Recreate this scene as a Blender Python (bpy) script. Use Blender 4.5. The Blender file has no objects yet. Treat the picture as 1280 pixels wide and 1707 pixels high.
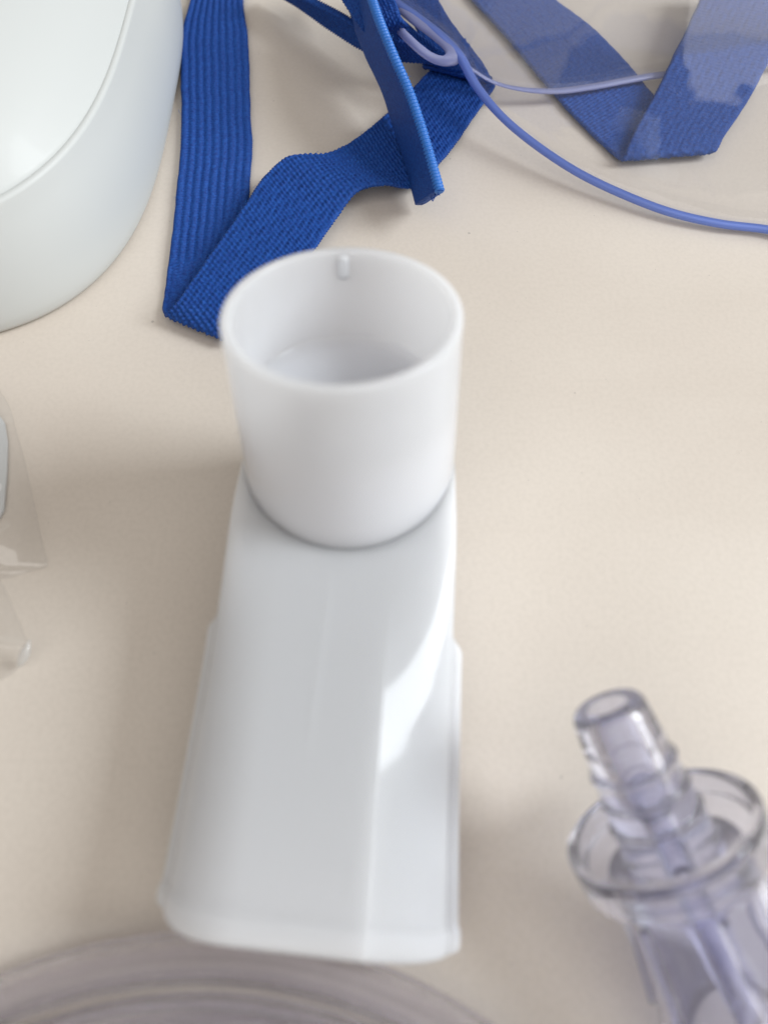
import bpy, bmesh, math
import numpy as np

# ------------------------------------------------------------------ camera, light, exposure
# all lengths below are written in millimetres; MM turns them into metres
MM = 0.001
sc = bpy.context.scene
R = math.radians

cam_d = bpy.data.cameras.new("camera")
cam = bpy.data.objects.new("camera", cam_d)
sc.collection.objects.link(cam)
cam.location = (0, 0, 90 * MM)
cam.rotation_euler = (R(27), 0, 0)
cam_d.sensor_fit = 'VERTICAL'
cam_d.sensor_height = 36.0
cam_d.sensor_width = 27.0
cam_d.lens = 36.0 * 1250 / 1707
cam_d.clip_start = 0.004
cam_d.clip_end = 20.0
cam_d.dof.use_dof = True
cam_d.dof.focus_distance = 0.122
cam_d.dof.aperture_fstop = 15.0
cam_d.dof.aperture_blades = 0
sc.camera = cam

world = bpy.data.worlds.new("World")
sc.world = world
world.use_nodes = True
bg = world.node_tree.nodes["Background"]
bg.inputs["Color"].default_value = (1.0, 0.945, 0.88, 1)
bg.inputs["Strength"].default_value = 0.29

def area(name, loc, target, sx, sy, power, col):
    d = bpy.data.lights.new(name, 'AREA')
    d.shape = 'RECTANGLE'; d.size = sx; d.size_y = sy
    d.energy = power; d.color = col
    o = bpy.data.objects.new(name, d)
    sc.collection.objects.link(o)
    o.location = loc
    from mathutils import Vector
    o.rotation_euler = (Vector(target) - Vector(loc)).to_track_quat('-Z', 'Y').to_euler()
    return o

# daylight window to the side of the table, and overhead light set behind the camera to fill front faces
area("window_light", (0.66, 0.06, 0.50), (0, 0.05, 0), 0.27, 0.40, 6.4, (0.90, 0.96, 1.0))
area("ceiling_light", (0.10, -0.50, 0.85), (0, 0.05, 0), 1.3, 1.0, 5.0, (1.0, 0.97, 0.93))

sc.view_settings.view_transform = 'Standard'
sc.view_settings.look = 'None'
sc.view_settings.exposure = 0.07
sc.view_settings.gamma = 1.0
sc.view_settings.use_curve_mapping = False
sc.cycles.use_denoising = True
sc.cycles.max_bounces = 28
sc.cycles.transmission_bounces = 28
sc.cycles.transparent_max_bounces = 24
sc.cycles.sample_clamp_indirect = 6.0
sc.cycles.blur_glossy = 0.6

# ------------------------------------------------------------------ helpers
def nodes(name):
    m = bpy.data.materials.new(name)
    m.use_nodes = True
    nt = m.node_tree
    return m, nt, nt.nodes["Principled BSDF"], nt.nodes["Material Output"]

def mesh_np(name, verts, faces, mat, parent=None, smooth=True, fix=True):
    """verts (n,3) in mm, faces list/array of index tuples"""
    me = bpy.data.meshes.new(name)
    v = np.asarray(verts, float) * MM
    if isinstance(faces, np.ndarray) and faces.ndim == 2:
        nf, k = faces.shape
        me.vertices.add(len(v)); me.vertices.foreach_set("co", v.ravel())
        me.loops.add(nf * k); me.loops.foreach_set("vertex_index", faces.ravel().astype(np.int32))
        me.polygons.add(nf)
        me.polygons.foreach_set("loop_start", np.arange(0, nf * k, k, dtype=np.int32))
        me.update(calc_edges=True)
    else:
        me.from_pydata([tuple(p) for p in v], [], [tuple(int(i) for i in f) for f in faces])
        me.update()
    me.validate()
    if fix:
        bm = bmesh.new(); bm.from_mesh(me); bmesh.ops.recalc_face_normals(bm, faces=bm.faces); bm.to_mesh(me); bm.free()
    me.polygons.foreach_set("use_smooth", np.full(len(me.polygons), smooth))
    me.materials.append(mat)
    o = bpy.data.objects.new(name, me)
    sc.collection.objects.link(o)
    if parent is not None:
        o.parent = parent
        o.matrix_parent_inverse = parent.matrix_basis.inverted()
    return o

def empty(name, loc, label, cat):
    o = bpy.data.objects.new(name, None)
    o.location = [c * MM for c in loc]
    o.empty_display_size = 0.01
    sc.collection.objects.link(o)
    o["label"] = label; o["category"] = cat
    return o

def tag(o, label, cat):
    o["label"] = label; o["category"] = cat
    return o

def grid_faces(n, m, close_m=False, close_n=False, flip=False):
    i = np.arange(n if close_n else n - 1)
    j = np.arange(m if close_m else m - 1)
    I, J = np.meshgrid(i, j, indexing='ij')
    I2 = (I + 1) % n; J2 = (J + 1) % m
    f = np.stack([I * m + J, I * m + J2, I2 * m + J2, I2 * m + J], -1).reshape(-1, 4)
    return f[:, ::-1] if flip else f

def catmull(P, n, closed=False):
    """n points evenly spaced along a smooth curve through P"""
    P = np.asarray(P, float)
    Q = np.vstack([P[-1], P, P[0], P[1]]) if closed else np.vstack([2 * P[0] - P[1], P, 2 * P[-1] - P[-2]])
    out = []
    for i in range(1, len(Q) - 2):
        p0, p1, p2, p3 = Q[i - 1:i + 3]
        t0 = 0.; t1 = t0 + max(np.linalg.norm(p1 - p0), 1e-4) ** .5
        t2 = t1 + max(np.linalg.norm(p2 - p1), 1e-4) ** .5; t3 = t2 + max(np.linalg.norm(p3 - p2), 1e-4) ** .5
        t = np.linspace(t1, t2, 40, endpoint=False)[:, None]
        A1 = (t1 - t) / (t1 - t0) * p0 + (t - t0) / (t1 - t0) * p1
        A2 = (t2 - t) / (t2 - t1) * p1 + (t - t1) / (t2 - t1) * p2
        A3 = (t3 - t) / (t3 - t2) * p2 + (t - t2) / (t3 - t2) * p3
        B1 = (t2 - t) / (t2 - t0) * A1 + (t - t0) / (t2 - t0) * A2
        B2 = (t3 - t) / (t3 - t1) * A2 + (t - t1) / (t3 - t1) * A3
        out.append((t2 - t) / (t2 - t1) * B1 + (t - t1) / (t2 - t1) * B2)
    out = np.vstack(out + ([P[:1]] if closed else [P[-1:]]))
    return out if n is None else resample(out, n)

def resample(out, n):
    s = np.r_[0, np.cumsum(np.linalg.norm(np.diff(out, axis=0), axis=1))]
    q = np.linspace(0, s[-1], n)
    return np.stack([np.interp(q, s, out[:, k]) for k in range(3)], 1)

def unit(a):
    return a / np.maximum(np.linalg.norm(a, axis=-1, keepdims=True), 1e-9)

def frames(C, closed=False):
    if closed:
        T = unit(np.roll(C, -1, 0) - np.roll(C, 1, 0))
    else:
        T = unit(np.gradient(C, axis=0))
    N = np.zeros_like(C)
    ref = np.array([0, 0, 1.0])
    n = ref - T[0] * (ref @ T[0])
    if np.linalg.norm(n) < .1:
        ref = np.array([1.0, 0, 0]); n = ref - T[0] * (ref @ T[0])
    n = n / np.linalg.norm(n)
    for i in range(len(C)):
        n = n - T[i] * (n @ T[i]); n /= np.linalg.norm(n); N[i] = n
    return T, N, np.cross(T, N)

def sweep(name, C, r, mat, parent=None, seg=16, bore=None, closed=False, flat=1.0):
    """round (or hollow) tube along C; r may vary along it"""
    C = np.asarray(C, float); n = len(C)
    T, N, B = frames(C, closed)
    a = np.linspace(0, 2 * np.pi, seg, endpoint=False)
    rr = np.broadcast_to(np.asarray(r, float), (n,))
    V = C[:, None] + rr[:, None, None] * (np.cos(a)[None, :, None] * N[:, None] * flat + np.sin(a)[None, :, None] * B[:, None])
    V = V.reshape(-1, 3); F = [grid_faces(n, seg, True, closed, True)]
    if bore:
        W = C[:, None] + bore * (np.cos(a)[None, :, None] * N[:, None] + np.sin(a)[None, :, None] * B[:, None])
        F.append(grid_faces(n, seg, True, closed, False) + len(V))
        V = np.vstack([V, W.reshape(-1, 3)])
        if not closed:
            k = n * seg
            j = np.arange(seg); j2 = (j + 1) % seg
            F.append(np.stack([j, j2, j2 + k, j + k], 1))
            e = (n - 1) * seg
            F.append(np.stack([j + e + k, j2 + e + k, j2 + e, j + e], 1))
        return mesh_np(name, V, np.vstack(F), mat, parent)
    if closed:
        return mesh_np(name, V, np.vstack(F), mat, parent)
    V = np.vstack([V, C[:1], C[-1:]])
    F = [tuple(f) for f in F[0]]
    e = (n - 1) * seg
    for j in range(seg):
        F.append((j, (j + 1) % seg, n * seg)); F.append((e + (j + 1) % seg, e + j, n * seg + 1))
    return mesh_np(name, V, F, mat, parent)

def revolve(name, prof, org, axis, mat, parent=None, seg=96, closed=True):
    """closed profile of (radius, distance along the axis) spun about the axis"""
    a = unit(np.asarray(axis, float)); ref = np.array([0, 0, 1.0]) if abs(a[2]) < .9 else np.array([1.0, 0, 0])
    x = unit(np.cross(ref, a)); y = np.cross(a, x)
    p = np.asarray(prof, float); t = np.linspace(0, 2 * np.pi, seg, endpoint=False)
    V = np.asarray(org) + p[:, None, 0:1] * (np.cos(t)[None, :, None] * x + np.sin(t)[None, :, None] * y) + p[:, None, 1:2] * a
    return mesh_np(name, V.reshape(-1, 3), grid_faces(len(p), seg, True, closed), mat, parent)

def round_prof(pts, rad, n=5):
    """round the corners of a closed 2-D profile; rad per corner"""
    P = np.asarray(pts, float); out = []
    for i in range(len(P)):
        p = P[i]; a = P[i - 1] - p; b = P[(i + 1) % len(P)] - p
        la, lb = np.linalg.norm(a), np.linalg.norm(b)
        r = min(rad[i] if hasattr(rad, '__len__') else rad, la * .48, lb * .48)
        if r < 1e-4:
            out.append(p); continue
        A = p + a / la * r; B = p + b / lb * r
        for t in np.linspace(0, 1, n):
            out.append((1 - t) ** 2 * A + 2 * t * (1 - t) * p + t * t * B)
    return np.array(out)

def set_in(bsdf, **kw):
    for k, v in kw.items():
        bsdf.inputs[k.replace('_', ' ')].default_value = v

def noise_bump(nt, bsdf, scale, strength, dist, detail=3.0):
    tc = nt.nodes.new("ShaderNodeTexCoord")
    n = nt.nodes.new("ShaderNodeTexNoise"); n.inputs["Scale"].default_value = scale; n.inputs["Detail"].default_value = detail
    b = nt.nodes.new("ShaderNodeBump"); b.inputs["Strength"].default_value = strength; b.inputs["Distance"].default_value = dist
    nt.links.new(tc.outputs["Object"], n.inputs["Vector"])
    nt.links.new(n.outputs["Fac"], b.inputs["Height"]); nt.links.new(b.outputs["Normal"], bsdf.inputs["Normal"])
    return tc, n

# ------------------------------------------------------------------ materials
def mat_table():
    m, nt, b, out = nodes("beige_laminate")
    tc, n = noise_bump(nt, b, 2600.0, 0.05, 0.0001, 2.0)
    big = nt.nodes.new("ShaderNodeTexNoise"); big.inputs["Scale"].default_value = 22.0; big.inputs["Detail"].default_value = 4.0
    fine = nt.nodes.new("ShaderNodeTexNoise"); fine.inputs["Scale"].default_value = 1500.0; fine.inputs["Detail"].default_value = 2.0
    r1 = nt.nodes.new("ShaderNodeValToRGB"); r1.color_ramp.elements[0].position = .35; r1.color_ramp.elements[1].position = .7
    r1.color_ramp.elements[0].color = (0.650, 0.578, 0.508, 1); r1.color_ramp.elements[1].color = (0.700, 0.632, 0.560, 1)
    r2 = nt.nodes.new("ShaderNodeValToRGB"); r2.color_ramp.elements[0].position = .3; r2.color_ramp.elements[1].position = .62
    r2.color_ramp.elements[0].color = (.955, .953, .95, 1); r2.color_ramp.elements[1].color = (1, 1, 1, 1)
    mx = nt.nodes.new("ShaderNodeMix"); mx.data_type = 'RGBA'; mx.blend_type = 'MULTIPLY'; mx.inputs[0].default_value = 1
    nt.links.new(tc.outputs["Object"], big.inputs["Vector"]); nt.links.new(tc.outputs["Object"], fine.inputs["Vector"])
    nt.links.new(big.outputs["Fac"], r1.inputs[0]); nt.links.new(fine.outputs["Fac"], r2.inputs[0])
    nt.links.new(r1.outputs[0], mx.inputs[6]); nt.links.new(r2.outputs[0], mx.inputs[7])
    # sparse dark specks of dust
    vo = nt.nodes.new("ShaderNodeTexVoronoi"); vo.inputs["Scale"].default_value = 95.0
    nt.links.new(tc.outputs["Object"], vo.inputs["Vector"])
    lt = nt.nodes.new("ShaderNodeMath"); lt.operation = 'LESS_THAN'; lt.inputs[1].default_value = .022
    nt.links.new(vo.outputs["Distance"], lt.inputs[0])
    ml = nt.nodes.new("ShaderNodeMath"); ml.operation = 'MULTIPLY'; ml.inputs[1].default_value = .45
    v2 = nt.nodes.new("ShaderNodeTexVoronoi"); v2.inputs["Scale"].default_value = 330.0
    l2 = nt.nodes.new("ShaderNodeMath"); l2.operation = 'LESS_THAN'; l2.inputs[1].default_value = .028
    nt.links.new(tc.outputs["Object"], v2.inputs["Vector"]); nt.links.new(v2.outputs["Distance"], l2.inputs[0])
    mxx = nt.nodes.new("ShaderNodeMath"); mxx.operation = 'MAXIMUM'
    nt.links.new(lt.outputs[0], mxx.inputs[0]); nt.links.new(l2.outputs[0], mxx.inputs[1])
    nt.links.new(mxx.outputs[0], ml.inputs[0])
    m2 = nt.nodes.new("ShaderNodeMix"); m2.data_type = 'RGBA'; m2.inputs[7].default_value = (.22, .19, .17, 1)
    nt.links.new(ml.outputs[0], m2.inputs[0]); nt.links.new(mx.outputs[2], m2.inputs[6])
    nt.links.new(m2.outputs[2], b.inputs["Base Color"])
    sm = nt.nodes.new("ShaderNodeTexNoise"); sm.inputs["Scale"].default_value = 34.0; sm.inputs["Detail"].default_value = 6.0; sm.inputs["Distortion"].default_value = 1.2
    mp = nt.nodes.new("ShaderNodeMapping"); mp.inputs["Rotation"].default_value = (0, 0, .35); mp.inputs["Scale"].default_value = (.35, 1.6, 1)
    nt.links.new(tc.outputs["Object"], mp.inputs[0]); nt.links.new(mp.outputs[0], sm.inputs["Vector"])
    rr = nt.nodes.new("ShaderNodeMapRange"); rr.inputs[1].default_value = .3; rr.inputs[2].default_value = .7
    rr.inputs[3].default_value = .30; rr.inputs[4].default_value = .52
    nt.links.new(sm.outputs["Fac"], rr.inputs[0]); nt.links.new(rr.outputs[0], b.inputs["Roughness"])
    return m

def mat_plastic_white():
    m, nt, b, out = nodes("glossy_white_plastic")
    noise_bump(nt, b, 900.0, 0.03, 0.0001)
    set_in(b, Base_Color=(0.60, 0.615, 0.605, 1), Roughness=0.48)
    b.inputs["Specular IOR Level"].default_value = .3; b.inputs["Coat Weight"].default_value = .05; b.inputs["Coat Roughness"].default_value = .08
    return m

def mat_milky(name, base, scale):
    m, nt, b, out = nodes(name)
    noise_bump(nt, b, 200.0, 0.02, 0.0003)
    set_in(b, Base_Color=(base, base * 1.01, base * 1.055, 1), Roughness=0.12, IOR=1.48)
    b.inputs["Subsurface Weight"].default_value = 1.0
    b.inputs["Specular IOR Level"].default_value = .21
    b.inputs["Subsurface Radius"].default_value = (1.0, .98, .95)
    b.inputs["Subsurface Scale"].default_value = scale
    return m

def mat_elastic():
    m, nt, b, out = nodes("blue_knitted_elastic")
    tc = nt.nodes.new("ShaderNodeTexCoord")
    n = nt.nodes.new("ShaderNodeTexNoise"); n.inputs["Scale"].default_value = 2200.0; n.inputs["Detail"].default_value = 2.0
    r = nt.nodes.new("ShaderNodeValToRGB")
    r.color_ramp.elements[0].position = .3; r.color_ramp.elements[1].position = .75
    r.color_ramp.elements[0].color = (0.002, 0.034, 0.205, 1); r.color_ramp.elements[1].color = (0.008, 0.078, 0.350, 1)
    nt.links.new(tc.outputs["Object"], n.inputs["Vector"]); nt.links.new(n.outputs["Fac"], r.inputs[0])
    nt.links.new(r.outputs[0], b.inputs["Base Color"])
    set_in(b, Roughness=0.7)
    b.inputs["Specular IOR Level"].default_value = .35
    return m

def mat_glass(name, col, rough, ior=1.50, clear=0, clear_col=(1, 1, 1, 1)):
    m, nt, b, out = nodes(name)
    set_in(b, Base_Color=col, Roughness=rough, IOR=ior)
    b.inputs["Transmission Weight"].default_value = 1.0
    noise_bump(nt, b, 180.0, 0.06, 0.0004, 2.0)
    if clear:
        tr = nt.nodes.new("ShaderNodeBsdfTransparent"); tr.inputs[0].default_value = clear_col
        mx = nt.nodes.new("ShaderNodeMixShader"); mx.inputs[0].default_value = clear
        nt.links.new(b.outputs[0], mx.inputs[1]); nt.links.new(tr.outputs[0], mx.inputs[2]); nt.links.new(mx.outputs[0], out.inputs["Surface"])
    return m

def mat_film(name, tint, veil, veil_col, rough, wrinkle):
    """thin clear sheet: lets light straight through, mirrors by Fresnel, faint milky veil"""
    m, nt, b, out = nodes(name)
    nt.nodes.remove(b)
    tr = nt.nodes.new("ShaderNodeBsdfTransparent"); tr.inputs[0].default_value = tint
    df = nt.nodes.new("ShaderNodeBsdfTranslucent"); df.inputs[0].default_value = veil_col
    d2 = nt.nodes.new("ShaderNodeBsdfDiffuse"); d2.inputs[0].default_value = veil_col
    gl = nt.nodes.new("ShaderNodeBsdfGlossy"); gl.inputs["Roughness"].default_value = rough
    fr = nt.nodes.new("ShaderNodeLayerWeight"); fr.inputs["Blend"].default_value = .5
    pw = nt.nodes.new("ShaderNodeMath"); pw.operation = 'POWER'; pw.inputs[1].default_value = 4.0
    ad = nt.nodes.new("ShaderNodeMath"); ad.operation = 'MULTIPLY_ADD'; ad.inputs[1].default_value = .5; ad.inputs[2].default_value = .055
    nt.links.new(fr.outputs["Facing"], pw.inputs[0]); nt.links.new(pw.outputs[0], ad.inputs[0])
    a0 = nt.nodes.new("ShaderNodeMixShader"); a0.inputs[0].default_value = .5
    a1 = nt.nodes.new("ShaderNodeMixShader"); a1.inputs[0].default_value = veil
    a2 = nt.nodes.new("ShaderNodeMixShader")
    nt.links.new(df.outputs[0], a0.inputs[1]); nt.links.new(d2.outputs[0], a0.inputs[2])
    nt.links.new(tr.outputs[0], a1.inputs[1]); nt.links.new(a0.outputs[0], a1.inputs[2])
    nt.links.new(ad.outputs[0], a2.inputs[0]); nt.links.new(a1.outputs[0], a2.inputs[1]); nt.links.new(gl.outputs[0], a2.inputs[2])
    nt.links.new(a2.outputs[0], out.inputs["Surface"])
    tc = nt.nodes.new("ShaderNodeTexCoord")
    n = nt.nodes.new("ShaderNodeTexNoise"); n.inputs["Scale"].default_value = 60.0; n.inputs["Detail"].default_value = 3.0
    bp = nt.nodes.new("ShaderNodeBump"); bp.inputs["Strength"].default_value = wrinkle; bp.inputs["Distance"].default_value = .002
    nt.links.new(tc.outputs["Object"], n.inputs["Vector"]); nt.links.new(n.outputs["Fac"], bp.inputs["Height"])
    for s in (gl, fr):
        nt.links.new(bp.outputs[0], s.inputs["Normal"])
    return m

M_TABLE = mat_table()
M_WHITE = mat_plastic_white()
M_MILK = mat_milky("milky_translucent_plastic", .665, .009)
M_BLUE = mat_elastic()
M_CUP = mat_glass("violet_clear_polystyrene", (0.81, 0.82, 0.93, 1), 0.015, 1.5, .07, (.84, .85, .95, 1))
M_TUBE = mat_glass("clear_vinyl_tubing", (0.975, 0.970, 0.998, 1), 0.04, 1.46, .38, (.982, .978, .996, 1))
M_SHELL = mat_film("clear_vinyl_shell", (0.992, 0.992, 0.996, 1), 0.02, (.85, .88, .97, 1), 0.07, 0.35)
M_FOLD = mat_film("folded_glint_film", (0.97, 0.97, 0.97, 1), 0.45, (.95, .95, .95, 1), 0.05, 0.3)  # layered film whitened further to paint the glint on the crumple
M_BAG = mat_film("clear_bag_film", (0.994, 0.993, 0.992, 1), 0.012, (.80, .79, .78, 1), 0.06, 0.5)

def mat_rim():
    m, nt, b, out = nodes("light_piped_vinyl_edge")
    set_in(b, Base_Color=(0.19, 0.29, 0.78, 1), Roughness=0.25, IOR=1.45)  # blue of light piped along the clear edge, put into the colour
    b.inputs["Transmission Weight"].default_value = .25
    b.inputs["Subsurface Weight"].default_value = .0
    noise_bump(nt, b, 300.0, 0.1, 0.0003)
    return m
M_RIM = mat_rim()

def mat_tab():
    m, nt, b, out = nodes("pale_lilac_vinyl")
    set_in(b, Base_Color=(0.50, 0.54, 0.86, 1), Roughness=0.18, IOR=1.45)
    b.inputs["Transmission Weight"].default_value = .5
    noise_bump(nt, b, 300.0, 0.1, 0.0003)
    return m
M_TAB = mat_tab()

# ------------------------------------------------------------------ the table
v = np.array([(-420, -300, 0), (420, -300, 0), (420, 560, 0), (-420, 560, 0),
              (-420, -300, -24), (420, -300, -24), (420, 560, -24), (-420, 560, -24)], float)
f = [(0, 1, 2, 3), (7, 6, 5, 4), (0, 4, 5, 1), (1, 5, 6, 2), (2, 6, 7, 3), (3, 7, 4, 0)]
tbl = mesh_np("table_top", v, f, M_TABLE, smooth=False)
tbl["kind"] = "structure"; tbl["label"] = "beige laminate table top under everything"

# ------------------------------------------------------------------ white compressor
def superellipse(cx, cy, a, b, n, k):
    t = np.linspace(0, 2 * np.pi, k, endpoint=False)
    c, s = np.cos(t), np.sin(t)
    return np.stack([cx + a * np.sign(c) * np.abs(c) ** (2 / n), cy + b * np.sign(s) * np.abs(s) ** (2 / n)], 1)

def rings(prof, cx, cy, a, b, n, k=220):
    V = []
    for inset, z in prof:
        p = superellipse(cx, cy, a - inset, b - inset, n, k)
        V.append(np.c_[p, np.full(k, z)])
    return np.vstack(V), k

CX, CY, CA, CB, CN = -85.0, 128.0, 46.8, 55.5, 3.25
comp = empty("nebulizer_compressor", (CX, CY, 0), "glossy white rounded compressor housing standing beside the blue strap", "compressor")
def lofted(name, prof, mat, parent):
    prof = np.asarray(prof, float)
    V, k = rings(prof, CX, CY, CA, CB, CN)
    n = len(prof)
    F = [tuple(q) for q in grid_faces(n, k, True)]
    V = np.vstack([V, [[CX, CY, prof[0, 1]], [CX, CY, prof[-1, 1]]]])
    for j in range(k):
        F.append((n * k, (j + 1) % k, j)); F.append(((n - 1) * k + j, (n - 1) * k + (j + 1) % k, n * k + 1))
    return mesh_np(name, V, F, mat, parent)
base_prof = [(3.0, .05), (1.6, .15), (.75, .7), (.3, 1.6), (.05, 3.2), (0, 5), (.1, 8), (.5, 12), (1.2, 16), (1.85, 18.8), (1.9, 19.3), (2.0, 19.65), (2.25, 19.85), (2.6, 19.88), (2.9, 19.75), (3.0, 19.5), (3.05, 19.2), (3.6, 19.0)]
lofted("lower_housing", base_prof, M_WHITE, comp)
lid = [(3.7, 19.1), (2.9, 19.2), (2.82, 19.5), (2.9, 19.95), (3.2, 20.4), (3.9, 21.2), (5.2, 22.9), (7.5, 25.2), (11, 27.8), (15, 30.0), (20, 32.0), (26, 33.6), (33, 34.8), (40, 35.4), (47, 35.6)]
lofted("upper_housing", lid, M_WHITE, comp)

# ------------------------------------------------------------------ blue elastic strap
def ribbon(name, Lp, Rp, parent, thick=1.0, style='rib', step=.13, across=72, ncol=9, amp=1.0, style2=None, switch=None):
    L0, R0 = catmull(Lp, None), catmull(Rp, None)
    mid = (L0 + R0) / 2
    s = np.r_[0, np.cumsum(np.linalg.norm(np.diff(mid, axis=0), axis=1))]
    n = max(8, int(s[-1] / step)); q = np.linspace(0, s[-1], n)
    L = np.stack([np.interp(q, s, L0[:, k]) for k in range(3)], 1)
    Rr = np.stack([np.interp(q, s, R0[:, k]) for k in range(3)], 1)
    def blur(a, w):
        k = np.hanning(2 * w + 3)[1:-1]; k /= k.sum()
        ap = np.pad(a, ((w, w), (0, 0)), mode='edge')
        return np.stack([np.convolve(ap[:, c], k, mode='valid') for c in range(3)], 1)
    w = max(1, int(.35 / step)); L = blur(L, w); Rr = blur(Rr, w)
    X = Rr - L; width = np.linalg.norm(X, axis=1).mean()
    T = unit(np.gradient((L + Rr) / 2, axis=0))
    N = unit(np.cross(X, T))
    N = unit(blur(N, max(1, int(.8 / step))))
    # points round the flat section: upper face left to right, then lower face back
    vu = np.linspace(-1, 1, across); vl = vu[::-1][1:-1]
    vv = np.r_[vu, vl]; side = np.r_[np.ones(across), -np.ones(across - 2)]
    half = thick / 2 * np.sqrt(np.clip(1 - np.abs(vv) ** 10, 0, 1))
    S = q[:, None]; Vv = vv[None, :]
    def pattern(kind):
        col = (Vv + 1) / 2 * ncol
        fr = col - np.floor(col); ci = np.floor(col)
        if kind == 'rib':
            body = 1 - np.abs(2 * fr - 1) ** 2.2
            st = np.cos(2 * np.pi * (S / .62 + .5 * np.abs(2 * fr - 1) + .37 * (ci % 2)))
            return .26 * body - .06 + .20 * st * (.35 + .65 * body)
        if kind == 'knit':
            c2 = (Vv + 1) / 2 * ncol * 1.6; f2 = c2 - np.floor(c2); i2 = np.floor(c2)
            ph = S / .78 + .55 * (f2 - .5) + .5 * (i2 % 2) + .12 * np.sin(i2 * 12.9)
            lump = np.clip(.5 + .5 * np.cos(2 * np.pi * ph), 0, 1) ** .8
            env = np.clip(np.sin(np.pi * f2), 0, 1) ** .6
            fray = .75 + .25 * np.sin(np.floor(ph) * 7.31 + i2 * 3.77)
            return .44 * lump * env * fray - .16
        st = np.cos(2 * np.pi * (S / .5 + col * .5)) * np.cos(2 * np.pi * col)
        return .05 * st
    H = pattern(style)
    if style2:
        b = 1 / (1 + np.exp(-(S - switch * s[-1]) / .6)); H = H * (1 - b) + pattern(style2) * b
    H = H + .16 * np.exp(-((np.abs(Vv) - .955) / .035) ** 2)
    rng = np.random.default_rng(len(name) + n)
    edge = np.abs(Vv) ** 40
    off = side[None] * half[None] + side[None] * H * amp * (1 - edge)
    scal = .10 * np.cos(2 * np.pi * S / .62) * np.abs(Vv) ** 20 * np.sign(Vv)
    wob = .05 * np.interp(q, np.linspace(0, s[-1], max(4, int(s[-1] / 2))), rng.normal(size=max(4, int(s[-1] / 2))))[:, None]
    C = (L + Rr) / 2
    Xu = unit(X)
    V = C[:, None] + X[:, None] / 2 * Vv[..., None] + Xu[:, None] * (scal + wob)[..., None] + N[:, None] * off[..., None]
    k = len(vv)
    F = grid_faces(n, k, True)
    Vf = V.reshape(-1, 3)
    Vf[:, 2] = np.maximum(Vf[:, 2], .04)
    Fl = F
    o = mesh_np(name, Vf, Fl, M_BLUE, parent)
    # caps at the cut ends
    import bmesh
    bm = bmesh.new(); bm.from_mesh(o.data)
    be = [e for e in bm.edges if e.is_boundary]
    if be:
        bmesh.ops.holes_fill(bm, edges=be, sides=0)
    bmesh.ops.recalc_face_normals(bm, faces=bm.faces)
    bm.to_mesh(o.data); bm.free()
    return o

strap = empty("elastic_strap", (-24, 110, 0), "blue knitted elastic strap folded on the table and threaded through the clear mask", "strap")

# long band: runs past the compressor, folds over itself, waves away to the mask slot and turns back
bandL = [(-39.47, 175.88, 1.00), (-39.46, 162.73, 1.00), (-39.76, 150.37, 1.10), (-38.22, 137.07, 1.20), (-36.71, 125.24, 1.00), (-35.69, 114.14, 0.90), (-34.91, 99.58, 0.80), (-34.42, 88.22, 0.80), (-34.34, 82.57, 0.80), (-34.11, 80.26, 1.20), (-33.18, 78.80, 1.90), (-31.53, 79.31, 3.30), (-28.61, 85.15, 3.90), (-25.39, 92.47, 4.20), (-22.14, 99.82, 4.60), (-19.69, 106.18, 4.60), (-15.82, 109.70, 5.40), (-10.13, 111.19, 4.60), (-5.69, 115.45, 3.80), (1.07, 124.60, 3.20), (8.01, 135.70, 3.00), (11.95, 141.79, 2.60), (15.52, 147.01, 2.40)]
bandR = [(-29.28, 175.88, 1.00), (-28.80, 162.73, 1.00), (-26.78, 150.37, 1.10), (-25.33, 137.07, 1.20), (-24.18, 125.24, 1.00), (-23.30, 118.05, 0.90), (-22.83, 103.11, 0.80), (-22.53, 88.86, 0.80), (-22.88, 78.94, 0.80), (-23.18, 75.08, 1.20), (-22.65, 73.57, 1.90), (-21.04, 75.18, 2.70), (-17.36, 80.63, 2.90), (-13.56, 86.67, 3.00), (-10.69, 91.74, 2.80), (-7.84, 98.25, 2.60), (-3.96, 103.42, 3.80), (0.50, 104.37, 4.20), (5.05, 105.97, 2.40), (10.67, 114.47, 1.60), (16.31, 125.51, 1.40), (19.02, 130.60, 1.40), (20.77, 133.96, 1.60)]
ribbon("long_band", bandL, bandR, strap, 0.95, 'rib', .125, 76, 9, 1.0, 'knit', .47)

loopL = [(7.08, 135.91, 4.00), (6.91, 140.07, 5.00), (5.91, 146.26, 5.20), (3.24, 153.59, 6.00), (0.59, 160.87, 7.00)]
loopR = [(20.00, 132.23, 3.20), (18.41, 136.63, 4.00), (15.32, 142.58, 4.60), (11.75, 150.69, 5.20), (8.09, 162.81, 6.00)]
ribbon("return_band", loopL, loopR, strap, 0.95, 'knit', .16, 60, 9, 1.0)

# cut tail hanging out over the band, seen almost edge-on
tailL = [(-8.16, 162.16, 9.00), (-7.05, 153.97, 9.00), (-5.51, 143.33, 8.50), (-3.01, 134.19, 7.50), (0.00, 126.29, 6.00), (2.29, 117.83, 4.00), (4.30, 109.96, 2.40), (5.71, 102.47, 1.60)]
tailR = [(-4.09, 142.14, 19.00), (-2.79, 134.96, 19.00), (-0.77, 125.74, 18.50), (1.52, 118.74, 17.00), (3.97, 112.76, 15.00), (6.18, 106.05, 12.60), (7.65, 101.03, 10.60), (8.68, 96.47, 9.60)]
ribbon("cut_tail", tailL, tailR, strap, 1.7, 'fine', .13, 60, 9, .8)

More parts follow.
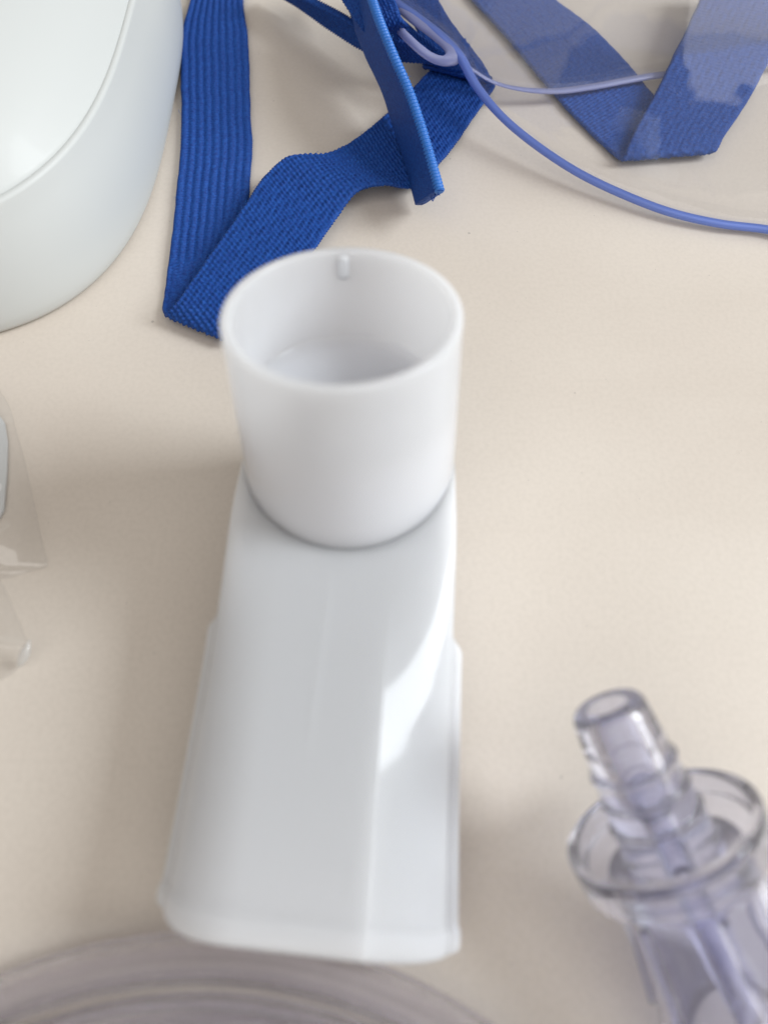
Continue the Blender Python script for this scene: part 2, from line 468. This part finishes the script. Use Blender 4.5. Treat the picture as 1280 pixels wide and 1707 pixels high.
M_EDGE, nt_, b_, o_ = nodes("glossy_lit_blue_yarn")
set_in(b_, Base_Color=(.022, .15, .52, 1), Roughness=.42); noise_bump(nt_, b_, 2500.0, .2, .0001)  # lighter than the strap blue, painting sheen along the tail's edge
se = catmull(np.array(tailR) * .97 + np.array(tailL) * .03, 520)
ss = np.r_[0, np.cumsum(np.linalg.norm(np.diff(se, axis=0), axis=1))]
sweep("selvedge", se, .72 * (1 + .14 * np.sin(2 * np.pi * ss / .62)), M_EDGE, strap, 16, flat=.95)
rngt = np.random.default_rng(8)
ea, eb = np.array(tailL[-1]), np.array(tailR[-1])
td_ = unit(ea - np.array(tailL[-2]))
for i in range(11):
    p = ea + (eb - ea) * rngt.uniform(.02, .98) + rngt.normal(size=3) * .12
    ln = rngt.uniform(.5, 1.5)
    q_ = [p - td_ * .3]
    d_ = unit(td_ + rngt.normal(size=3) * .45)
    for j in range(1, 5):
        d_ = unit(d_ + rngt.normal(size=3) * .3); q_.append(q_[-1] + d_ * ln / 4)
    q_ = np.array(q_); q_[:, 2] = np.maximum(q_[:, 2], .1)
    sweep("loose_thread", catmull(q_, 14), .07, M_BLUE, strap, 6)

# band coming in from behind towards the slot
inL = [(-21.16, 155.98, 9.00), (-15.71, 150.04, 9.00), (-8.81, 144.31, 9.00), (-3.23, 138.30, 9.50), (2.12, 134.96, 10.00), (6.45, 135.88, 8.40), (10.35, 136.36, 6.60), (13.17, 136.17, 5.40)]
inR = [(-23.02, 162.83, 3.00), (-17.38, 157.48, 3.20), (-10.18, 148.61, 3.50), (-3.15, 140.98, 4.00), (2.21, 136.82, 5.00), (7.12, 135.25, 5.20), (11.18, 134.26, 4.60), (14.47, 133.87, 4.40)]
ribbon("slot_band", inL, inR, strap, 1.0, 'rib', .16, 56, 9, .9)
wrapL = [(-10.73, 146.35, 14.00), (-8.45, 141.69, 14.00), (-6.03, 136.30, 13.50), (-3.51, 132.46, 12.50), (0.00, 133.42, 10.50), (3.44, 135.86, 8.20), (7.06, 135.68, 6.80)]
wrapR = [(0.00, 140.57, 17.00), (1.22, 136.10, 17.00), (2.23, 133.56, 16.00), (3.04, 131.90, 15.00), (4.22, 136.27, 11.50), (6.44, 137.02, 9.20), (9.74, 135.76, 7.40)]
ribbon("slot_loop", wrapL, wrapR, strap, 1.1, 'knit', .16, 56, 9, 1.2)

# far band lying under the mask, folded once
farL = [(12.10, 175.88, 1.00), (17.89, 162.73, 1.00), (23.83, 150.14, 1.00), (29.47, 137.17, 0.90), (34.48, 126.36, 0.80), (39.34, 117.71, 0.80), (40.93, 114.68, 1.20), (41.31, 113.80, 2.00), (42.26, 115.80, 2.60), (45.26, 122.14, 3.20), (49.04, 129.00, 4.20), (54.39, 139.99, 5.60), (60.00, 151.76, 7.00), (64.52, 162.05, 8.00)]
farR = [(29.28, 175.88, 1.00), (35.05, 162.73, 1.00), (41.12, 153.50, 1.00), (46.19, 143.04, 0.90), (50.24, 132.35, 0.80), (55.90, 120.91, 0.80), (57.74, 116.87, 1.20), (58.02, 115.66, 2.00), (59.28, 117.84, 2.60), (62.60, 122.79, 3.20), (65.80, 127.64, 4.20), (72.16, 139.08, 5.60), (79.08, 151.76, 7.00), (84.69, 162.05, 8.00)]
ribbon("far_band", farL, farR, strap, 0.95, 'knit', .17, 64, 9, .8)

# stray fibres standing off the knitted edges
rngf = np.random.default_rng(21)
Vf, Ff = [], []
for ed in (bandL, bandR, tailL, tailR):
    ec = catmull(ed, 400)
    for i in rngf.integers(20, 380, 34):
        p = ec[i] + rngf.normal(size=3) * np.array([.1, .1, .05]) + np.array([0, 0, .35])
        d_ = unit(rngf.normal(size=3) + np.array([0, 0, .5]))
        ln = rngf.uniform(.35, 1.2); c_ = [p]
        for j in range(6):
            d_ = unit(d_ + rngf.normal(size=3) * .35); c_.append(c_[-1] + d_ * ln / 6)
        c_ = np.array(c_); c_[:, 2] = np.maximum(c_[:, 2], .06)
        T_, N_, B_ = frames(c_)
        o0 = len(Vf) * 21
        Vf.append((c_[:, None] + .022 * np.stack([N_, -.5 * N_ + .87 * B_, -.5 * N_ - .87 * B_], 1)).reshape(-1, 3))
        Ff.append(grid_faces(7, 3, True) + o0)
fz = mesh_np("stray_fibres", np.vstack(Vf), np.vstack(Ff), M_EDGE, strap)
fz["kind"] = "stuff"

# ------------------------------------------------------------------ clear face mask
mask = empty("face_mask", (75, 125, 0), "clear vinyl face mask with edge coloured by piped blue light lying over the blue strap", "mask")
near = [(1.59, 140.43, 13.00), (6.31, 136.47, 12.00), (10.25, 132.93, 11.00), (13.19, 130.25, 9.50), (15.69, 126.01, 7.50), (19.78, 120.82, 5.50), (24.82, 115.95, 4.00), (32.67, 109.55, 2.60), (40.33, 104.69, 1.90), (47.87, 100.89, 1.50), (55.46, 98.60, 1.30), (63.14, 97.34, 1.20)]
near_tail = [(72, 94.5, 1.2), (88, 97, 1.2), (104, 106, 1.4), (112, 122, 2)]
nearC = catmull(np.vstack([near, near_tail]), 260)
sweep("near_edge", nearC, np.interp(np.linspace(0, 1, 260), [0, .12, .2, 1], [.85, .82, .68, .68]), M_RIM, mask, 14)
far = [(13.26, 130.36, 8.80), (16.00, 130.46, 6.80), (20.05, 130.59, 4.50), (25.15, 130.67, 3.20), (31.32, 131.06, 2.60), (38.15, 132.57, 2.40), (45.13, 134.66, 2.30), (51.58, 136.41, 2.20), (59.74, 137.63, 2.00)]
far_tail = [(80, 141, 2.0), (95, 138, 2.0), (107, 131, 2.0), (112, 122, 2)]
farC = catmull(np.vstack([far, far_tail]), 200)
sweep("far_edge", farC, np.interp(np.linspace(0, 1, 200), [0, .1, .2, 1], [.35, .45, .75, .8]), M_TAB, mask, 14, flat=.6)

loop = np.vstack([resample(nearC, 190), resample(farC[::-1], 140)[1:-1]])
apex = np.array([84.0, 152.0, 58.0])
tt = np.linspace(0, 1, 40)
rngm = np.random.default_rng(5)
ang = np.linspace(0, 2 * np.pi, len(loop), endpoint=False)
V = []
for t in tt:
    h = math.sin(t * math.pi / 2) ** .9
    p = loop + (apex - loop) * np.array([t ** 1.25, t ** 1.25, h])
    p = p + (np.stack([np.cos(3 * ang + 4 * t), np.sin(4 * ang + 3 * t), np.cos(5 * ang)], 1) * 1.6 * t * (1 - t))
    V.append(p)
n, k = len(tt), len(loop)
shell = mesh_np("shell", np.vstack(V), grid_faces(n, k, True), M_SHELL, mask)
sol = shell.modifiers.new("thickness", 'SOLIDIFY'); sol.thickness = .0007; sol.offset = 0

# slotted side tab
to = [(0.00, 143.37, 12.80), (2.97, 140.06, 12.60), (6.32, 137.00, 12.00), (9.96, 133.62, 11.00), (13.40, 130.43, 9.60), (13.19, 129.36, 9.00), (11.10, 129.00, 8.80), (8.57, 129.21, 9.20), (6.26, 130.12, 10.00), (4.17, 131.88, 10.80), (2.09, 134.16, 11.50), (0.21, 136.47, 12.20)]
ti = [(1.59, 139.34, 12.60), (3.37, 137.36, 12.30), (5.66, 135.05, 11.80), (7.95, 133.28, 11.20), (10.23, 131.17, 10.40), (10.65, 130.29, 9.90), (10.03, 129.75, 9.60), (8.57, 130.27, 9.70), (6.90, 131.34, 10.30), (5.22, 132.58, 11.00), (3.56, 134.34, 11.60), (2.10, 136.47, 12.20)]
to = catmull(to, 73, True)[:-1]; ti = catmull(ti, 73, True)[:-1]
# rounded ring between the outline and the slot
V = []
for q in np.linspace(0, 2 * np.pi, 12, endpoint=False):
    c = (1 - np.cos(q)) / 2
    V.append(to * (1 - c) + ti * c + np.array([0, 0, .75 * np.sin(q)]))
mesh_np("slot_tab", np.vstack(V), grid_faces(12, 72, True, True), M_TAB, mask)

# ------------------------------------------------------------------ milky mouthpiece
DIR = unit(np.array([-0.066, -1.0, 0.0])); LAT = np.array([0.995, -0.099, 0.0])
UM = 49.0
MID = np.array([-7.1, -4.6, 0.0])
P0 = MID - UM * DIR
mouth = empty("mouthpiece", (P0[0], P0[1], 0), "milky translucent plastic mouthpiece with a round connector and flat wide blade", "mouthpiece")

def smooth(a, b, x):
    t = np.clip((x - a) / (b - a), 0, 1); return t * t * (3 - 2 * t)

ZT0, ZT1 = 18.0, 17.4
def section(u, inset):
    """closed cross-section (x, z) of the blade at distance u from the connector axis"""
    if u < 0:
        w = math.sqrt(max(11.9 ** 2 - (u * 11.9 / 12.0) ** 2, .3))
    else:
        w = 11.9 + .35 * smooth(0, 10, u)
    fl = 1.1 * smooth(18.9, 20.6, u)
    w += .7 * smooth(10, 49, u)
    w -= inset
    zt = ZT0 + (ZT1 - ZT0) * smooth(0, UM, u) - inset
    zb = 0.05 + 5.2 * smooth(4, UM, u) + inset
    c = min(5.6, w * .5)
    def half(right):
        s0 = (.80 if right else .20) * smooth(14, 40, u); q = .4 + 2.6 * smooth(4, 26, u)
        xs, zs = [], []
        for x in np.r_[np.linspace(0, c, 22)[:-1], c - .02]:
            xs.append(x); zs.append(zt)
        for e in np.r_[0, .003, np.sin(np.linspace(0, math.pi / 2, 22))[1:]]:
            x = c + (w - c) * e
            d = e - .2 * e ** 2 if right else e ** 1.7
            xs.append(x); zs.append(zt - s0 * (w - c) * d - q * (1 - math.sqrt(max(0, 1 - e * e))))
        ze = zs[-1]; rb = min(2.6, w * .45, (ze - zb) * .3)
        zl = ze - .5
        for a in np.linspace(0, math.pi / 2, 6)[1:]:     # side flange that starts part-way along the blade
            xs.append(w + fl * math.sin(a)); zs.append(zl - (.3 + .5 * fl) * (1 - math.cos(a)))
        wf = w + fl
        for z in np.linspace(zs[-1], zb + rb, 5)[1:]:
            xs.append(wf); zs.append(z)
        for a in np.linspace(0, math.pi / 2, 9)[1:]:
            xs.append(wf - rb + rb * math.cos(a)); zs.append(zb + rb - rb * math.sin(a))
        for x in np.linspace(wf - rb, 0, 5)[1:]:
            xs.append(x); zs.append(zb)
        return np.array(xs), np.array(zs)
    xr_, zr_ = half(True); xl_, zl_ = half(False)
    X = np.r_[xr_, -xl_[1:-1][::-1]]; Z = np.r_[zr_, zl_[1:-1][::-1]]
    if inset <= 0:                                   # fine raised mould line along the top
        Z = Z + np.where(Z > zt - .01, .10 * np.exp(-((X + .8 + .03 * (u - 24)) / .28) ** 2) * smooth(13, 18, u) * (1 - smooth(28, 36, u)), 0)
    return X, Z

def place(X, Z, u):
    ue = u - np.where(X > 0, 1.0, 2.2) * smooth(40, UM, u) * np.clip(np.abs(X) / 13.6, 0, 1) ** 7
    return P0 + LAT * X[:, None] + DIR * np.asarray(ue)[:, None] + np.array([0, 0, 1.0]) * Z[:, None]

us = np.r_[-11.95, -11.8, -11.4, -10.6, -9.4, -7.6, -5, -2, 1, np.arange(4, 17, 1.5), np.arange(17, 22, .35), np.arange(22.5, 46.5, 1.0)]
V = []
for u in us:
    V.append(place(*section(u, 0), u))
for u, i in ((46.5, 0), (46.7, -.12), (47.0, -.2), (48.2, -.2), (48.7, -.08), (48.93, .12), (49, .5), (49, .9), (48.93, 1.2), (48.6, 1.4), (47.5, 1.45)):
    V.append(place(*section(u, i), u))
for u in (40, 30, 20, 17, 10, 4, 0, -4, -8, -9.8):
    V.append(place(*section(u, 1.45), u))
k = len(V[0]); n = len(V)
Vb = np.vstack(V)
# mould line along the top, a fine raised bead
rel = Vb - P0
F = [tuple(q) for q in grid_faces(n, k, True, False, False)]
F.append(tuple(range(k))[::-1]); F.append(tuple((n - 1) * k + j for j in range(k)))
blade = mesh_np("blade", Vb, F, M_MILK, mouth)
import bmesh
bm = bmesh.new(); bm.from_mesh(blade.data); bmesh.ops.recalc_face_normals(bm, faces=bm.faces); bm.to_mesh(blade.data); bm.free()

LEAN = R(13.5)
AX = unit(-DIR * math.sin(LEAN) + np.array([-.02, 0, math.cos(LEAN)]))
TB = P0 + np.array([0, 0, 17.3])
TL = 19.2
FOOT = np.array([0, .006, .012, .02, .032, .05, .08, .14, .25, .45, .7])
prof = [(11.95, -4.5), (11.4, TL), (10.35, TL), (10.2, TL - 10.4), (9.2, TL - 10.9), (4.5, TL - 11.8), (.01, TL - 12.2), (.01, -4.5)]
prof = round_prof(prof, [0, .5, .5, .4, .5, 2, 0, 0], 7)
# outer wall in rows that follow the slanted foot, with a small fillet where it meets the blade
rows = [(12.0 - .58 * t , t) for t in FOOT]
prof = np.vstack([rows, prof[1:]])
tube = revolve("connector", prof, TB, AX, M_MILK, mouth, 128)
me = tube.data
co = np.zeros(len(me.vertices) * 3); me.vertices.foreach_get("co", co); co = co.reshape(-1, 3) / MM
zfoot = 9.0
for i in range(len(co)):
    row = i // 128
    sv = (co[i] - TB) @ AX
    if row < len(FOOT) or sv < -.5:
        t = FOOT[row] if row < len(FOOT) else 0
        base_pt = co[i] - AX * sv
        sf = (zfoot - base_pt[2]) / AX[2]
        co[i] = base_pt + AX * (sf + t * (TL - sf))
me.vertices.foreach_set("co", (co * MM).ravel()); me.update()

# small gate rib inside the far side of the connector
xr = unit(np.cross(AX, DIR)); yr = -unit(DIR - AX * (DIR @ AX))
ang = .10
o_dir = yr * math.cos(ang) + xr * math.sin(ang) * -1
t_dir = np.cross(AX, o_dir)
cen = TB + AX * (TL - 1.9) + o_dir * 10.33
pr = round_prof([(-.6, -1.3), (.6, -1.3), (.6, 1.4), (-.6, 1.4)], .5, 4)
V = []
for d, sc_ in ((-.04, 1.0), (-.12, 1.0), (-.17, .7)):
    V.append(np.array([cen + t_dir * a * sc_ + AX * b * sc_ + o_dir * d for a, b in pr]))
kk = len(pr)
F = [tuple(q) for q in grid_faces(3, kk, True)] + [tuple(range(kk))[::-1], tuple(2 * kk + j for j in range(kk))]
M_RIB, nt_, b_, o_ = nodes("milky_plastic_gate")
set_in(b_, Base_Color=(.70, .71, .735, 1), Roughness=.3); noise_bump(nt_, b_, 400.0, .05, .0002)
mesh_np("gate_rib", np.vstack(V), F, M_RIB, mouth)

# ------------------------------------------------------------------ clear nebulizer cup with hose barb
el = R(27); hd = unit(np.array([-.47, .88, 0]))
A = hd * math.cos(el) + np.array([0, 0, math.sin(el)])
FC = np.array([(25.01, 5.75, 16.50)][0])
cup = empty("nebulizer_cup", (FC[0], FC[1], 0), "violet tinted clear plastic nebulizer cup with ribbed hose barb pointing up", "nebulizer cup")
fl = [(9.0, 0), (7.9, 0), (7.7, -1.8), (4.35, -2.3), (4.35, -4.2), (8.4, -3.9), (8.8, -3.4)]
revolve("flange", round_prof(fl, [.35, .3, .5, .3, .2, .3, .3], 5), FC, A, M_CUP, cup, 96)
bp = [(4.3, -4.15), (4.3, -2.0), (4.2, .8), (4.48, 1.05), (4.12, 1.25), (4.0, 3.3), (4.28, 3.55), (3.92, 3.75), (3.85, 5.8), (4.15, 6.05), (3.78, 6.25), (3.4, 11.4), (3.0, 12.1), (1.9, 12.1), (1.75, 11.6), (1.7, 3.0), (.9, 1.5), (.9, -4.15)]
revolve("hose_barb", round_prof(bp, [.05, .2, .3, .15, .4, .3, .15, .4, .3, .15, .4, .5, .4, .4, .3, .3, .3, .05], 5), FC, A, M_CUP, cup, 96)
cw = [(6.6, -4.3), (6.3, -6.5), (6.35, -10), (6.9, -15), (7.9, -20), (8.9, -24), (9.3, -29), (8.2, -29), (7.8, -24), (6.8, -20), (5.7, -15), (5.1, -10), (5.0, -6), (2.2, -5.6), (2.2, -4.3)]
revolve("cup_wall", round_prof(cw, [.3, .8, 1, 1.5, 1.5, 1.5, .5, .5, 1.5, 1.5, 1.5, 1, .6, .3, .2], 5), FC, A, M_CUP, cup, 96)
xa = unit(np.cross(np.array([0, 0, 1.0]), A)); ya = np.cross(A, xa)
for i in range(6):
    q = R(20 + 60 * i)
    rd = xa * math.cos(q) + ya * math.sin(q); td = np.cross(A, rd)
    V = []
    for s_ in (-6.0, -12, -18):
        g = np.interp(-s_, [6, 10, 15, 18], [6.3, 6.4, 6.95, 7.5])
        for a, b in ((.1, -.45), (.1, .45), (.8, .35), (.8, -.35)):
            V.append(FC + A * s_ + rd * (g + a) + td * b)
    F = [tuple(x) for x in grid_faces(3, 4, True)] + [(3, 2, 1, 0), (8, 9, 10, 11)]
    mesh_np("rib", V, F, M_CUP, cup, smooth=False)
sweep("jet_tube", np.array([FC + A * s_ for s_ in np.linspace(-4.4, -20, 12)]), np.linspace(2.1, 1.2, 12), M_CUP, cup, 32, bore=.7)

# ------------------------------------------------------------------ coil of clear tubing
CC = np.array([-18.1, -59.6]); R0 = 53.9
TR = 2.45
loops = [(R0, 2.5, 0, 0), (R0 - 5.1, 2.5, .4, -.2), (R0 - 10.3, 2.5, -.3, .3), (R0 - 15.4, 2.5, .2, .2),
         (R0 - 11.6, 6.7, -.4, -.2), (R0 - 5.2, 6.8, .5, -.5)]
path = []
for i, (r, z, dx, dy) in enumerate(loops):
    r2, z2, dx2, dy2 = loops[min(i + 1, len(loops) - 1)]
    for a in np.linspace(0, 2 * np.pi, 96, endpoint=False):
        b = smooth(4.6, 2 * np.pi, a)
        th = R(-90 + 20) - a          # the change of layer happens on the far side of the loop
        rr = r + (r2 - r) * b; zz = z + (z2 - z) * b + (1.5 * math.sin(b * math.pi) if z2 > z else 0)
        path.append((CC[0] + dx + (dx2 - dx) * b + rr * math.cos(th), CC[1] + dy + (dy2 - dy) * b + rr * math.sin(th), zz))
path = catmull(np.array(path)[::3], 900)
coil = sweep("tubing_coil", path, TR, M_TUBE, None, 24, bore=1.5)
tag(coil, "coil of clear violet tinted tubing under the mouthpiece's wide end", "tubing")

# ------------------------------------------------------------------ clear plastic bag
bag = empty("plastic_bag", (-60, 34, 0), "clear thin plastic bag with a glinting crumpled corner lying beside the mouthpiece", "bag")
def film(name, edge, far_x, parent, zamp, seed, fold=None):
    E = catmull(edge, 90)
    rng = np.random.default_rng(seed)
    ph = rng.uniform(0, 6.28, 8)
    m = 70; V = []
    for j in range(m):
        t = j / (m - 1)
        p = E.copy(); p[:, 0] = E[:, 0] + (far_x - E[:, 0]) * t
        y = p[:, 1]; x = p[:, 0]
        wv = np.sin(x * .31 + y * .22 + ph[0]) + .7 * np.sin(x * .55 - y * .41 + ph[1])
        for i_, (fx, fy, am) in enumerate(((.35, .6, .9), (.8, -.45, .6), (-.5, 1.1, .5), (1.5, .9, .3), (1.1, -1.9, .22))):   # sharp creases
            wv = wv + am * (1 - 2 * np.abs(np.sin((x * fx + y * fy) * .5 + ph[3 + i_] + .8 * np.sin(y * .13 + i_))))
        p[:, 2] = np.maximum(E[:, 2] + zamp * smooth(0, .12, t) * (1.0 + .45 * wv), .12)
        V.append(p)
    o = mesh_np(name, np.vstack(V), grid_faces(m, 90), M_BAG, parent)
    s = o.modifiers.new("thickness", 'SOLIDIFY'); s.thickness = .00005; s.offset = 0
    return o
e1 = [(-59.71, 69.91, 0.60), (-56.39, 65.86, 0.90), (-53.78, 62.64, 1.40), (-51.30, 57.69, 1.80), (-48.87, 52.27, 1.60), (-46.26, 45.51, 1.30), (-44.26, 40.64, 1.40), (-43.23, 37.52, 1.00), (-44.98, 37.15, 0.50), (-47.19, 36.44, 0.40), (-49.21, 35.86, 0.40), (-52.18, 35.45, 0.40)]
film("upper_sheet", e1, -95, bag, 1.0, 3)
e2 = [(-51.22, 38.17, 2.20), (-48.02, 35.06, 2.60), (-46.87, 33.70, 2.80), (-45.02, 30.73, 2.80), (-43.32, 27.91, 2.60), (-41.95, 26.09, 3.20), (-42.94, 25.15, 1.40), (-44.34, 24.04, 0.60), (-46.17, 22.78, 0.40), (-48.81, 21.77, 0.40)]
film("lower_sheet", e2, -95, bag, 1.5, 11)
# crumple with its glint painted white at the corner of the lower sheet
gc = [(-44.10, 24.37, 1.00), (-43.16, 25.06, 2.20), (-42.28, 26.03, 3.40), (-42.22, 27.06, 3.40)]
sweep("crumple", catmull(gc, 24), .7 * np.sin(np.linspace(.1, math.pi - .1, 24)), M_FOLD, bag, 12, flat=.7)

lv = np.array([(-60.27, 61.40, 0.50), (-55.27, 61.40, 0.50), (-54.08, 59.96, 0.50), (-52.94, 56.83, 0.50), (-51.81, 51.48, 0.50), (-50.94, 45.92, 0.50), (-51.33, 44.48, 0.50), (-55.92, 44.30, 0.50)])
V = np.vstack([lv - [0, 0, .25], lv + [0, 0, .12]]); k = len(lv)
F = [tuple(range(k)), tuple(k + j for j in range(k))[::-1]] + [(j, k + j, k + (j + 1) % k, (j + 1) % k) for j in range(k)]
m_, nt_, b_, o_ = nodes("pale_paper"); set_in(b_, Base_Color=(.61, .62, .62, 1), Roughness=.7); noise_bump(nt_, b_, 700, .1, .0002)
lf = mesh_np("folded_leaflet", V, F, m_, smooth=False)
tag(lf, "pale blue grey folded leaflet inside the clear plastic bag", "leaflet")
